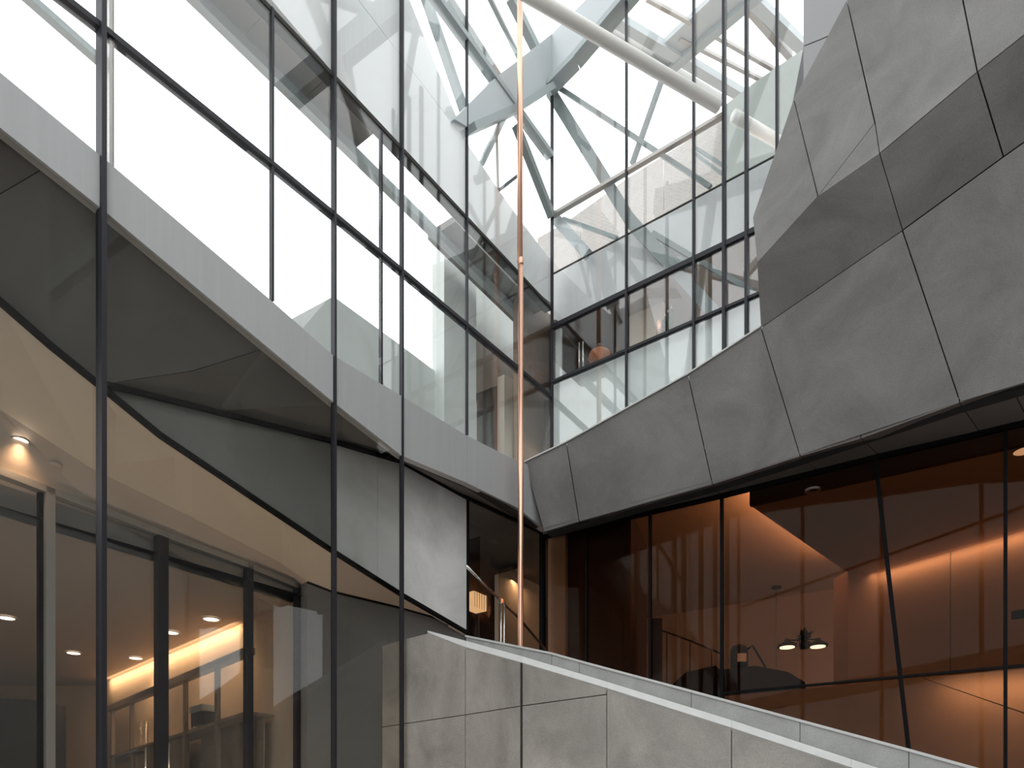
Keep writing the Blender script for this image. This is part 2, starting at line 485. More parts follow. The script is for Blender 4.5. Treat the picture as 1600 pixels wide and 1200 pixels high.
fac_r = [(590, 709), (627, 722), (729, 777), (729, 986), (627, 927), (590, 904)]
for f, m_ in ((fac_l, 'facet_shaded'), (fac_m, 'facet'), (fac_r, 'facet')): prism('concrete_facet', Pp(f, L.off(.5)), .12, m_, FS, gap=.003)  # left piece carries the overhang's shade in its darker colour
lnA = [(158, 599), (340, 644), (521, 690), (627, 721), (729, 777), (848, 833)]
for (x0, y0), (x1, y1) in zip(lnA, lnA[1:]):
    bar('shadow_trim', P(x0, y0, L.off(.47)), P(x1, y1, L.off(.47)), .045, .05, 'black', FS)
lnB = [(-90, 395), (0, 471), (80, 541), (158, 604), (250, 680), (400, 781), (521, 862), (627, 929), (729, 988)]
for (x0, y0), (x1, y1) in zip(lnB, lnB[1:]):
    bar('shadow_trim', P(x0, y0, L.off(.48)), P(x1, y1, L.off(.48)), .05, .05, 'black', FS)
lnC = [(-90, 583, 1.3), (0, 640, 1.3), (145, 733, 1.3), (300, 808, 1.3), (440, 880, 1.3), (480, 909, 1.25), (519, 924, 1.1), (624, 949, .8), (703, 971, .6), (728, 987, .52)]
Bx = [-90, 0, 145, 300, 440, 480, 521, 627, 703, 728]
for i in range(len(lnC) - 1):
    b0, b1 = (Bx[i], interp(lnB, Bx[i])), (Bx[i + 1], interp(lnB, Bx[i + 1]))
    pts = [P(b0[0], b0[1] + 3, L.off(.5)), P(b1[0], b1[1] + 3, L.off(.5))] + Pd([lnC[i + 1], lnC[i]], L)
    prism('ceiling_panel', pts, .04, 'beige' if i < 6 else 'roomceil', FS)
for i in range(5, len(lnC) - 1):
    a, b = Pd([lnC[i], lnC[i + 1]], L)
    bar('shadow_trim', a, b, .04, .04, 'black', FS)
lnD = [(-90, 702), (0, 735), (158, 795), (250, 830), (385, 880), (467, 914)]
for i, (x0, x1) in enumerate(((-90, 0), (0, 145), (145, 300), (300, 440))):
    pts = Pd([lnC[i], lnC[i + 1]], L) + [P(x1, interp(lnD, x1), L.off(1.5)), P(x0, interp(lnD, x0), L.off(1.5))]
    prism('ceiling_panel', pts, .04, 'roomceil', FS)
prism('ceiling_panel', Pd([(440, 880, 1.3), (480, 909, 1.25)], L) + [P(468, 915, L.off(1.5)), P(440, interp(lnD, 440), L.off(1.5))], .04, 'roomceil', FS)
# dark grey return wall right of the doors
WD = root('wall_return', P(520, 1000, L.off(1.1)), 'dark grey wall between the glazed doors and the stair parapet', 'wall', kind='structure')
for i in range(5, len(lnC) - 1):
    a, b = Pd([lnC[i], lnC[i + 1]], L)
    prism('wall_panel', [a, b, Vector((b.x, b.y, FLOOR)), Vector((a.x, a.y, FLOOR))], .1, 'dwall', WD)
a = P(468, 915, L.off(1.5)); b = Pd([lnC[5]], L)[0]
prism('wall_panel', [a, b, Vector((b.x, b.y, FLOOR)), Vector((a.x, a.y, FLOOR))], .1, 'dwall', WD)

# ------------------------------------------------------------------ glazed doors of the lower left room
DO = root('door_1', PZ(250, FLOOR, L.off(1.5)), 'tall glazed door front with aluminium posts below the beige ceiling', 'door', kind='structure')
LD = L.off(1.5)
for i in range(len(lnD) - 1):
    (x0, y0), (x1, y1) = lnD[i], lnD[i + 1]
    bar('door_head', P(x0, y0 + 4, LD), P(x1, y1 + 4, LD), .07, .1, 'alu', DO)
for x, w, m_ in ((76, .085, 'alu'), (252, .12, 'frame'), (388, .08, 'frame'), (464, .05, 'frame')):
    bar('door_post', PZ(x, FLOOR, LD), PZ(x, P(x, interp(lnD, x), LD).z, LD), w, .1, m_, DO, side=dL)
bar('door_post', PZ(66, FLOOR, LD, .04), PZ(66, P(66, interp(lnD, 66), LD).z, LD, .04), .05, .06, 'black', DO, side=dL)
dx = [-90, 76, 252, 388, 464]
for x0, x1 in zip(dx, dx[1:]):
    prism('glass_pane', [PZ(x0, FLOOR, LD, .03), PZ(x1, FLOOR, LD, .03), PZ(x1, P(x1, interp(lnD, x1), LD).z, LD, .03), PZ(x0, P(x0, interp(lnD, x0), LD).z, LD, .03)], .012, 'g_door', DO)
for x, y in ((228, 1168), (264, 1161)):
    t = P(x, y, L.off(1.44)); bt_ = Vector((t.x, t.y, FLOOR + .5))
    h = tube('pull_handle', [bt_, t], .014, 'chrome', DO, 10)
    tube('handle_standoff', [t - Vector((0, 0, .03)), t - Vector((0, 0, .03)) - L.n * .08], .009, 'chrome', DO, 8)

# inner room behind the doors
Zc = 3.06
K = vplane((-1, -1.03), -( -4.14 + 1.03 * 11))       # wall carrying the cabinets
RM = root('wall_room', P(300, 1100, K), 'warm plastered room walls and ceiling behind the glazed doors', 'wall', kind='structure')
kr, kl = PZ(478, 0, K), PZ(150, 0, K)
c1 = Vector((-17, kl.y, 0))
dl, dr_ = PZ(-90, 0, L.off(1.62)) - dL * 2, PZ(470, 0, L.off(1.62))
q = [Vector((p.x, p.y, Zc)) for p in (dr_, kr, kl, c1, dl)]
prism('ceiling_slab', q, .25, 'roomceil', RM, away=Vector((0, 0, 1)))
def wallseg(name, a, b, z0, z1, m_, par, th=.12):
    return prism(name, [Vector((a.x, a.y, z0)), Vector((b.x, b.y, z0)), Vector((b.x, b.y, z1)), Vector((a.x, a.y, z1))], th, m_, par)
wallseg('wall_panel', kr, kl, FLOOR, Zc, 'warmwall', RM)
wallseg('wall_panel', kl, c1, FLOOR, Zc, 'warmwall', RM)
wallseg('wall_panel', c1, dl, FLOOR, Zc, 'warmwall', RM)
prism('bulkhead', [PZ(-90, Zc, L.off(1.62)), PZ(470, Zc, L.off(1.62)), PZ(470, 3.6, L.off(1.62)), PZ(-90, 3.6, L.off(1.62))], .15, 'roomceil', RM)
# low dark units at the far left of the room
t = prism('dark_counter', [P(-60, 1086, Zp(0).off(0)) if False else D(-60, 1088, 13.2), D(66, 1094, 13.2), Vector((D(66, 1094, 13.2).x, 13.2, FLOOR)), Vector((D(-60, 1088, 13.2).x, 13.2, FLOOR))], .7, 'dark')
tag(t, 'dark cabinet block at the far left inside the glazed room', 'cabinet')
# cabinets on the lit wall
KC = K.off(-.42)
CB = root('display_cabinet', PZ(280, FLOOR, KC), 'taupe display cabinet with open lit shelves inside the glazed room', 'cabinet')
def kline(x, y0, y1, x0=172, x1=379): return y0 + (y1 - y0) * (x - x0) / (x1 - x0)
def ktop(x): return kline(x, 1108, 1022)
def kshelf(x): return kline(x, 1184, 1117)
def kz(x, y, d=0): return P(x, y, KC) - KC.n * d
bar('cornice', kz(172, ktop(172)), kz(392, ktop(392)), .1, .12, 'cabinet', CB)
bar('shelf_edge', kz(174, kshelf(174)), kz(392, kshelf(392)), .05, .06, 'cabinet', CB)
for x in (176, 206, 247, 290, 340, 386):
    tp = kz(x, ktop(x)); 
    bar('upright', tp, Vector((tp.x, tp.y, FLOOR)), .075 if x != 290 else .06, .06, 'cabinet', CB, side=Vector((-KC.n.y, KC.n.x, 0)))
for x0, x1 in ((176, 206), (206, 247), (247, 290), (290, 340), (340, 386)):
    a, b = kz(x0, kshelf(x0)), kz(x1, kshelf(x1))
    prism('shelf_board', [a, b, b - KC.n * .4, a - KC.n * .4], .03, 'cabinet', CB, away=Vector((0, 0, 1)))
    a2, b2 = kz(x0, kshelf(x0), .04), kz(x1, kshelf(x1), .04)
    prism('cabinet_door' if x0 < 290 else 'back_panel', [a2 - (KC.n * .2 if x0 >= 290 else KC.n * 0), b2 - (KC.n * .2 if x0 >= 290 else KC.n * 0), Vector((b2.x, b2.y, FLOOR)) - (KC.n * .2 if x0 >= 290 else KC.n * 0), Vector((a2.x, a2.y, FLOOR)) - (KC.n * .2 if x0 >= 290 else KC.n * 0)], .02, 'cabinet', CB)
# box with a curved handle, on the shelf
c = P(318, kshelf(318) - 3, KC.off(.18))
BX = root('storage_box', c, 'small grey box with a curved handle on the cabinet shelf', 'box')
kd = (-KC.n.y, KC.n.x)
mk('body', box_bm(c, .42, .22, .2, kd), 'dark', BX)
mk('lid', box_bm(c + Vector((0, 0, .2)), .46, .25, .1, kd), 'steel2', BX)
kv = Vector((kd[0], kd[1], 0))
if kv.x > 0: kv = -kv
tube('handle', [c + kv * .2 + Vector((0, 0, .28)), c + kv * .34 + Vector((0, 0, .24)), c + kv * .42 + Vector((0, 0, .12)), c + kv * .44], .012, 'dark', BX, 8)
for x in (221, 228):
    g_ = P(x, kshelf(x) - 3, KC.off(.2))
    tag(mk('glass_vase', lathe_bm([(.03, 0), (.045, .02), (.045, .42), (.038, .42), (.036, .03)], g_, 14), 'g_clear', None, True), 'left tall clear glass vase on the lit cabinet shelf' if x < 225 else 'right clear glass vase beside the dark door post on the shelf', 'vase', 'glass vases on the cabinet shelf')

# downlights
def downlight(x, y, z, r, label, group, m_='glow', power=0, pl=None):
    c = P(x, y, Zp(z)) if pl is None else P(x, y, pl)
    o = root('downlight', c, label, 'ceiling light', group)
    mk('trim_ring', lathe_bm([(r, 0), (r * 1.22, 0), (r * 1.22, -.012), (r, -.012)], c, 24, caps=False), 'alu', o)
    mk('lamp_disc', lathe_bm([(r * .98, -.008), (r * .98, -.002)], c, 24), m_, o)
    if power:
        spot('downlight_lamp', (c.x, c.y, c.z - .05), (c.x, c.y, c.z - 3), power, 140, .9, r)
    return o
G1 = 'recessed downlights in the glazed room'
for x, y, l in ((10, 965, 'round downlight nearest the left edge in the room ceiling'), (115, 1020, 'round room downlight left of the dark near mullion'),
                (212, 1028, 'round room downlight just right of the dark near mullion'), (267, 988, 'round room downlight in the middle above the cove'),
                (330, 967, 'round room downlight highest above the lit cove')):
    downlight(x, y, Zc - .01, .11, l, G1, 'glow', 40)
c = P(32, 687, L.off(1.38))
downlight(32, 687, 0, .065, 'large bright downlight in the beige ceiling at the left edge', None, 'glow', 30, L.off(1.37))
sn = P(87, 722, L.off(1.42))
tag(mk('smoke_detector', lathe_bm([(.05, -.01), (.06, .0), (.06, .02)], sn - Vector((0, 0, .04)), 20), 'roomceil', None, True), 'small round ceiling sensor beside the bright downlight', 'sensor')
# air slot
VN = root('air_vent', P(395, 855, L.off(1.34)), 'slotted air vent in the beige ceiling above the doors', 'vent')
for k in range(4):
    bar('slot', P(362 + k * 5, 838 + k * 4.2, L.off(1.37)), P(412 + k * 5, 861 + k * 4.2, L.off(1.37)), .012, .012, 'lip', VN)

# ------------------------------------------------------------------ things beyond the upper left glass, and stand-ins for its reflections
GB = [(430, 512), (521, 463), (627, 540), (729, 617), (745, 630), (745, 720), (430, 560)]
tag(prism('reflection_gable', [P(x, y, L.off(1.1)) for x, y in GB], .3, 'palewall'), 'pale green gable standing in for a reflection in the upper left glass', 'building')  # solid gable shape in place of a reflection of the opposite side
tag(prism('rendered_pier', [P(x, y, L.off(.9)) for x, y in ((694, 360), (744, 415), (744, 720), (694, 690))], .25, 'palewall'), 'pale rendered pier behind the glass left of the copper pole', 'pier')
RC = root('wall_recess', P(780, 600, L.off(1.2)), 'recessed room corner behind the glass beside the copper pole', 'wall', kind='structure')
prism('wall_panel', Pp([(744, 415), (862, 510), (862, 620), (808, 572), (744, 522)], L.off(1.2)), .1, 'pale', RC)  # pale panel stands in for the rear band's reflection in the glass
prism('wall_panel', Pp([(744, 524), (808, 574), (808, 590), (744, 615)], L.off(1.2)), .1, 'cabinet', RC)
prism('wall_panel', Pp([(740, 600), (812, 575), (812, 725), (740, 705)], L.off(1.3)), .1, 'dwall', RC)
prism('column', Pp([(788, 585), (806, 595), (806, 720), (788, 712)], L.off(1.0)), .15, 'beige', RC)
prism('wood_panel', Pp([(808, 445), (860, 492), (860, 622), (808, 577)], L.off(.35)), .08, 'wood', RC)
prism('wall_panel', Pp([(808, 580), (860, 624), (860, 700), (808, 740)], L.off(.9)), .08, 'tan', RC)

# ------------------------------------------------------------------ rear glazed wall
WR = root('wall_back', PZ(1000, 5.0, R), 'tall glazed rear wall with dark mullions above the stone parapet', 'wall', kind='structure')
T4, T3, T2, T1 = 7.35, 8.26, 9.15, 10.12
rx = [862, 980, 1085, 1132, 1167, 1215, 1275]
for x, w, h in ((980, .028, .05), (1085, .032, .055), (1132, .042, .08), (1167, .04, .075), (1215, .035, .06)):
    z0 = 5.6
    mullion(x, z0, 14, w, h, .05, R, WR)
for x0, x1 in zip(rx, rx[1:]):
    for zt, w, m_ in ((T4, .04, 'frame'), (T3, .07, 'frame'), (T2, .018, 'lip'), (T1, .05, 'alu')):
        if zt == T1 and x0 >= 1132: continue
        bar('transom', PZ(x0, zt, R, .01), PZ(x1, zt, R, .01), w, .02 if zt == T2 else .08, m_, WR)
    zz = [5.6, T4, T3, T2, T1, 14]
    for z0, z1 in zip(zz, zz[1:]):
        prism('glass_pane', [PZ(x0, z0, R), PZ(x1, z0, R), PZ(x1, z1, R), PZ(x0, z1, R)], .012, 'g_green' if z0 > 8 else 'g_door', WR)
    prism('spandrel_panel', [PZ(x0, T3 * 1.034, R.off(.34)), PZ(x1, T3 * 1.034, R.off(.34)), PZ(x1, T2 * 1.034, R.off(.34)), PZ(x0, T2 * 1.034, R.off(.34))], .1, 'rband', WR, gap=.003)
    prism('spandrel_panel', [PZ(x0, 5.5, R.off(.1)), PZ(x1, 5.5, R.off(.1)), PZ(x1, T4 + .05, R.off(.1)), PZ(x0, T4 + .05, R.off(.1))], .06, 'pale', WR, gap=.003)
# floor slab and room behind the narrow window row
RR = root('wall_upper_room', PZ(1000, T4, R, 2), 'upper room behind the narrow rear window row', 'wall', kind='structure')
def rz(x, z, d): return PZ(x, z, R, d)
ZU = T3 * 1.034 + .02
def rp(x, z, d): return PZ(x, z, R.off(d))
prism('ceiling_slab', [rp(862, ZU, .45), rp(980, ZU, .45), rp(1000, ZU, 3.5), rp(820, ZU, 3.5)], .2, 'wood', RR, away=Vector((0, 0, 1)))
prism('ceiling_slab', [rp(980, ZU, .45), rp(1290, ZU, .45), rp(1290, ZU, 3.5), rp(980, ZU, 3.5)], .2, 'roomceil', RR, away=Vector((0, 0, 1)))
prism('floor_slab', [rp(862, T4 - .3, .2), rp(1290, T4 - .3, .2), rp(1290, T4 - .3, 3.5), rp(820, T4 - .3, 3.5)], .2, 'dwall', RR, away=Vector((0, 0, -1)))
prism('wall_panel', [rp(950, T4 - .3, 3.2), rp(1300, T4 - .3, 3.2), rp(1300, ZU, 3.2), rp(950, ZU, 3.2)], .1, 'warmwall', RR)
prism('wall_panel', [rp(835, T4 - .3, 1.6), rp(984, T4 - .3, 1.6), rp(984, ZU, 1.6), rp(835, ZU, 1.6)], .1, 'darkwood', RR)
prism('wall_panel', [rp(862, T4 - .3, .2), rp(845, T4 - .3, 1.6), rp(845, ZU, 1.6), rp(862, ZU, .2)], .1, 'darkwood', RR)
prism('wall_panel', [rp(983, T4 - .3, .9), rp(1036, T4 - .3, .9), rp(1036, ZU, .9), rp(983, ZU, .9)], .1, 'warmwall', RR)
prism('door_jamb', Pp([(868, 514), (876, 512), (876, 596), (868, 600)], R.off(.12)), .05, 'pale', RR)
hd = P(909, 540, R.off(.08))
for k, (x, y0, y1) in enumerate(((905, 536, 578), (911, 534, 577))):
    a, b = P(x, y0, R.off(.1 + .03 * k)), P(x, y1, R.off(.1 + .03 * k))
    tube('pull_handle', [b, a], .014, 'chrome', RR, 10)
oc = P(937, 566, R.off(.6))
tag(mk('orange_armchair', lathe_bm([(.1, 0), (.17, .04), (.19, .12), (.17, .2), (.1, .25), (.0001, .26)], oc - Vector((0, 0, .05)), 20), 'orange', None, True), 'rounded orange seat behind the dark first rear window', 'armchair')
tc_ = P(1031, 523, R.off(.3))
tag(mk('copper_canister', lathe_bm([(.055, 0), (.055, .20), (.048, .205), (.048, .03)], tc_, 20), 'copper', None, True), 'copper cylinder standing on the rear window sill', 'canister')
for x, y, hh, l in ((1039, 519, .24, 'shortest slim dark bottle next to the copper cylinder'), (1044, 517, .28, 'middle slim dark bottle on the rear window sill'), (1049, 514, .31, 'tallest slim dark bottle farthest from the copper cylinder')):
    cc = P(x, y, R.off(.3))
    b_ = root('bottle', cc, l, 'bottle', 'bottles on the rear window sill')
    mk('body', lathe_bm([(.022, 0), (.025, .02), (.025, hh * .72), (.014, hh * .85), (.012, hh)], cc, 14), 'leaf', b_, True)
    mk('stopper', lathe_bm([(.014, hh), (.013, hh + .03)], cc, 12), 'beige', b_, True)

# pale side panels at the top right, beside the folded stone
PT = root('trim_1', P(1270, 60, R.off(-.2)), 'pale grey wall panels above the folded stone at the top', 'wall', kind='structure')
prism('cladding_panel', Pp([(1255, -90), (1420, -90), (1330, 40), (1285, 60), (1255, 72)], R.off(-.25)), .15, 'trimgrey', PT, gap=.004)
prism('cladding_panel', Pp([(1255, 73), (1285, 61), (1330, 41), (1290, 160), (1230, 200), (1255, 125)], R.off(-.25)), .15, 'trimgrey', PT, gap=.004)

# ------------------------------------------------------------------ buildings outside
tag(prism('brick_building', Pp([(840, 372), (885, 347), (985, 275), (1130, 186), (1300, 82), (1300, 300), (840, 520)], R.off(4.0)), .5, 'brick'), 'pale brick building outside beyond the rear glass', 'building')
tag(prism('rendered_parapet', Pp([(1128, 168), (1180, 128), (1262, 72), (1400, -30), (1400, 300), (1128, 330)], R.off(2.2)), .3, 'palewall2'), 'pale green parapet wall outside at the upper right glass', 'building')

# ------------------------------------------------------------------ roof steel and skylight
SK = root('ceiling_skylight', P(900, 120, R), 'glazed skylight roof with grey steel beams, rafters and rods', 'skylight', kind='structure')
# main knee beam: left leg along the left wall, right leg along the rear wall
wl = [(710, 186), (775, 120), (809, 95), (862, 53), (862, 130), (806, 168), (735, 201)]
prism('beam_web', Pp(wl, L.off(-.02)), .12, 'steel', SK)
wr = [(862, 53), (885, 30), (915, 0), (1000, -86), (1060, -100), (977, -2), (900, 88), (862, 130)]
prism('beam_web', Pp(wr, R.off(-.02)), .12, 'steel', SK)
fl = [(733, 203), (806, 171), (858, 138), (900, 95), (977, 4), (1060, -92)]
fp = [P(x, y, L.off(0)) if x < 860 else P(x, y, R.off(0)) for x, y in fl]
for a, b in zip(fp, fp[1:]):
    bar('beam_flange', a, b, .09, .24, 'steel2', SK, side=(0, 0, 1))
ff = [(735, 196), (806, 163), (857, 127), (900, 84), (977, -8)]
# second beam over the rear roof
Q = Zp(14.0)
b2 = [(1010, 94), (1110, 0), (1165, -52), (1232, -52), (1168, 0), (1041, 111)]
prism('beam_web', Pp(b2, Q), .1, 'steel', SK, away=Vector((0, 0, 1)))
bar('beam_flange', P(1044, 112, Zp(13.95)), P(1240, -52, Zp(13.95)), .14, .1, 'steel2', SK, side=R.n)
for (xa, ya, xb, yb, w, h, m_, pl) in (
        (945, 20, 1165, 152, .16, .14, 'steel', Q), (940, 42, 1130, 158, .1, .12, 'alu', Q), (1062, 60, 1200, 130, .06, .06, 'alu', Q),
        (1010, -2, 1080, 36, .06, .06, 'alu', Q), (1110, 52, 1215, 112, .06, .06, 'alu', Q),
        (1172, -5, 1260, 80, .18, .14, 'steel', Q), (1165, 8, 1235, 88, .1, .12, 'alu', Q),
        (663, -10, 731, 190, .12, .1, 'steel2', L.off(.25)), (697, -2, 812, 178, .13, .12, 'steel3', L.off(.12)),
        (764, -5, 812, 92, .05, .06, 'steel2', L.off(.15)), (797, -5, 858, 118, .14, .12, 'steel2', L.off(.12)),
        (789, 180, 752, 256, .07, .06, 'steel2', L.off(.1)), (776, 207, 778, 294, .03, .03, 'steel2', L.off(.1)),
        (780, 297, 812, 272, .04, .05, 'frame', L.off(.05)), (806, 195, 862, 338, .12, .1, 'steel3', L.off(-.02)),
        (862, 146, 985, 345, .17, .12, 'steel3', R.off(.13)), (985, 345, 1118, 492, .17, .12, 'steel3', R.off(.13)),
        (872, 136, 1110, 292, .06, .05, 'steel3', R.off(.12)), (1035, 122, 988, 256, .07, .06, 'steel3', R.off(.16)),
        (868, 342, 918, 398, .16, .1, 'steel', R.off(.14)), (880, 342, 964, 372, .05, .05, 'steel2', R.off(.2)),
        (1020, 365, 1082, 402, .07, .06, 'steel3', R.off(.2)), (1082, 402, 1180, 458, .07, .06, 'steel3', R.off(.2)),
        (1060, 402, 1070, 412, .04, .04, 'steel2', R.off(.2)),
        (1088, 232, 1135, 262, .04, .04, 'steel2', R.off(.5)), (1085, 240, 1128, 272, .04, .04, 'steel2', R.off(.5))):
    p, q2 = P(xa, ya, pl), P(xb, yb, pl)
    sd = (0, 0, 1) if pl.n.z > .5 else Vector(pl.n).cross((q2 - p).normalized())
    nm = 'rafter' if w > .1 else 'glazing_bar'
    bar(nm, p, q2, h if pl.n.z > .5 else w, w if pl.n.z > .5 else h, m_, SK, side=sd)
for x, y0, y1 in ((907, 170, 402), (1037, 240, 330)):
    tube('hanging_cable', [P(x, y0, R.off(.5)), P(x, y1, R.off(.5))], .007, 'white', SK, 8)
# roof beams over the viewer
RB = [(Vector((6.2, 3.3, 10.8)), Vector((-.35, 9.5, 11.8)))]
for a, b in RB: bar('roof_beam', a, b, .42, .2, 'steel2', SK, side=(0, 0, 1))
bar('roof_beam', Vector((.6, 8.6, 11.85)), Vector((3.2, 9.3, 11.9)), .2, .15, 'steel2', SK, side=(0, 0, 1))
ys = [-5, 0, 5, 10]  # unseen rafters and panes overhead, invented to set where daylight comes from
xs = [-4, 2, 6.6]
for y in ys: bar('rafter', Vector((-11 + .72 * (y + 5), y, 14)), Vector((9.5, y, 14)), .2, .1, 'steel2', SK, side=(0, 0, 1))
for x in xs: bar('rafter', Vector((x, -5, 14)), Vector((x, 10.4, 14)), .2, .1, 'steel2', SK, side=(0, 0, 1))
for y0, y1 in zip(ys, ys[1:]):
    prism('glass_pane', [Vector((-11 + .72 * (y0 + 5), y0, 14.1)), Vector((9.5, y0, 14.1)), Vector((9.5, y1, 14.1)), Vector((-11 + .72 * (y1 + 5), y1, 14.1))], .012, 'g_roof', SK, away=Vector((0, 0, 1)))
for x0, x1 in ((-1, 4), (4, 9.5)):
    prism('glass_pane', [Vector((x0, 10, 14.1)), Vector((x1, 10, 14.1)), Vector((x1, 17, 14.1)), Vector((x0, 17, 14.1))], .012, 'g_roof', SK, away=Vector((0, 0, 1)))

# white tube spanning between the two glazed walls
p1, p2 = P(1130, 171, R.off(-.02)), None
dirt = (D(840, 0, p1.z * F / H) - p1)
dirt.z = 0
p0 = p1 + dirt * 2.05
pe = p1 + dirt.normalized() * .1
tag(tube('strut_tube', [p0, pe], .082, 'white', None, 24), 'round white tube spanning the skylight toward the rear glass', 'tube')
ps_ = p1 - dirt.normalized() * .2
tag(tube('strut_tube', [ps_, p1 - dirt * .36], .08, 'white', None, 24), 'faint short end of the white tube outside the rear glass', 'tube')

# ------------------------------------------------------------------ folded stone wall on the right
WS = root('wall_right', D(1400, 600, 8.6), 'folded grey stone wall of large angled panels on the right', 'wall', kind='structure')
V = dict(t0=(820, 723, 11.42), t1=(885, 692, 11.2), t2=(1075, 586, 10.2), t3=(1189, 512, 9.45),
         b0=(850, 831, 11.9), c0=(842, 816, 11.68), ba=(905, 815, 11.6), b1=(1113, 756, 10.5), b2=(1250, 712, 9.7), b3=(1500, 628, 8.45), b5=(1730, 561, 7.66),
         m1=(1410, 360, 8.42), m2=(1568, 245, 7.68), m3=(1730, 131, 7.05),
         w0=(1183, 411, 9.4), w1=(1176, 340, 9.4), w2=(1240, 155, 9.1), w3=(1323, 0, 8.75), w4=(1352, -110, 8.9),
         r1=(1278, 307, 8.8), r2=(1367, 192, 8.27), r3=(1374, 240, 8.12), r4=(1527, 112, 7.39), r5=(1730, -48, 6.72),
         u2=(1480, -120, 7.95), u3=(1730, -230, 7.1), s0=(1345, 684, 9.2), tb=(1325, 418, 8.7))
PXY = {k: v[:2] for k, v in V.items()}
V = {k: D(*v) for k, v in V.items()}
def flatten(k, a, b, c):
    # slide corner k along its sight line into the plane of three settled corners, so that the slab is flat
    n = (V[b] - V[a]).cross(V[c] - V[a]); d = ray(*PXY[k])
    V[k] = d * (n.dot(V[a]) / n.dot(d))
for args in (('r4', 'm1', 'm2', 'r3'), ('m3', 'm1', 'm2', 'b3'), ('b5', 'm1', 'm2', 'b3'), ('r5', 'r4', 'm2', 'm3'),
             ('u2', 'r2', 'r3', 'r4'), ('w3', 'r2', 'r3', 'r4'), ('w4', 'r2', 'r3', 'r4'), ('u3', 'u2', 'r4', 'r5'),
             ('t3', 'm1', 'b3', 'b2'), ('w0', 't3', 'm1', 'r3'), ('r1', 't3', 'm1', 'r3'), ('w2', 'w3', 'r2', 'r1'), ('w1', 'w2', 'r1', 'w0'),
             ('t2', 't3', 'b2', 'b1'), ('ba', 't1', 't2', 'b1'), ('b0', 't0', 't1', 'ba')):
    flatten(*args)
panels = [['t0', 't1', 'ba', 'b0'], ['t1', 't2', 'b1', 'ba'], ['t2', 't3', 'b2', 'b1'], ['t3', 'm1', 'b3', 'b2'], ['m1', 'm2', 'm3', 'b5', 'b3'],
          ['r1', 'r2', 'r3'], ['w0', 'r1', 'r3', 'm1', 't3'], ['r3', 'r4', 'm2', 'm1'], ['r4', 'r5', 'm3', 'm2'],
          ['w3', 'w4', 'u2', 'r4', 'r3', 'r2'], ['u2', 'u3', 'r5', 'r4'], ['w2', 'w3', 'r2', 'r1'], ['w1', 'w2', 'r1', 'w0']]
for ps in panels:
    pts = [V[k] for k in ps]
    prism('stone_panel', pts, .09, 'stone', WS, gap=.002 if 'r1' in ps and 'r3' in ps else .0065)
    n = Vector((.5, .86, 0))
    prism('backing_panel', [p + n * .13 for p in pts], .15, 'joint', WS, away=n)
bar('parapet_edge', V['t0'] + Vector((0, 0, .01)), V['t1'] + Vector((0, 0, .01)), .02, .05, 'coping', WS)
bar('parapet_edge', V['t1'] + Vector((0, 0, .01)), V['t2'] + Vector((0, 0, .01)), .02, .05, 'coping', WS)
bar('parapet_edge', V['t2'] + Vector((0, 0, .01)), V['t3'] + Vector((0, 0, .01)), .02, .05, 'coping', WS)
# dark stone soffit below it
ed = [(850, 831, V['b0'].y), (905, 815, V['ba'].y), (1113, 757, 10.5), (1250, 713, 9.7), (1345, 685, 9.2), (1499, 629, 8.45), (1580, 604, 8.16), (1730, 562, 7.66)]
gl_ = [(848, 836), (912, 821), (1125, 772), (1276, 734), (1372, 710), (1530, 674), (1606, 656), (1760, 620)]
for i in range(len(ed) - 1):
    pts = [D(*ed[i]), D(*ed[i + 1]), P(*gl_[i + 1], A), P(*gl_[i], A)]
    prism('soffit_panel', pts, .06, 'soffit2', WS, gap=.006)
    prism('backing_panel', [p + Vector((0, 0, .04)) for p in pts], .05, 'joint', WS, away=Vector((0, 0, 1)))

# ------------------------------------------------------------------ bronze glazed wall below
WA = root('wall_bronze_glass', PZ(1200, FLOOR, A), 'bronze tinted glass wall below the folded stone', 'wall', kind='structure')
ZA = 5.08
for i in range(len(gl_) - 1):
    bar('head_rail', P(gl_[i][0], gl_[i][1] + 3, A), P(gl_[i + 1][0], gl_[i + 1][1] + 3, A), .07, .08, 'black', WA)
for x, w in ((848, .06), (917, .02), (1016, .035), (1128, .045), (1571, .04), (1720, .04)):
    bar('mullion', PZ(x, FLOOR, A), PZ(x, ZA, A), w, .07, 'black', WA, side=dA)
p, q2 = P(1367, 713, A), P(1420, 1172, A)
bar('raking_mullion', p, q2 + (q2 - p) * .4, .055, .07, 'black', WA, side=dA)
def atr(x): return 1083 + (x - 1132) * (1040 - 1083) / (1600 - 1132)
for x0, x1 in ((1130, 1410), (1410, 1571), (1571, 1720)):
    bar('transom', P(x0, atr(x0), A), P(x1, atr(x1), A), .03, .06, 'black', WA)
ax = [848, 917, 1016, 1128, 1390, 1571, 1720]
for x0, x1 in zip(ax, ax[1:]):
    prism('glass_pane', [PZ(x0, FLOOR, A), PZ(x1, FLOOR, A), PZ(x1, ZA, A), PZ(x0, ZA, A)], .012, 'g_amber', WA)
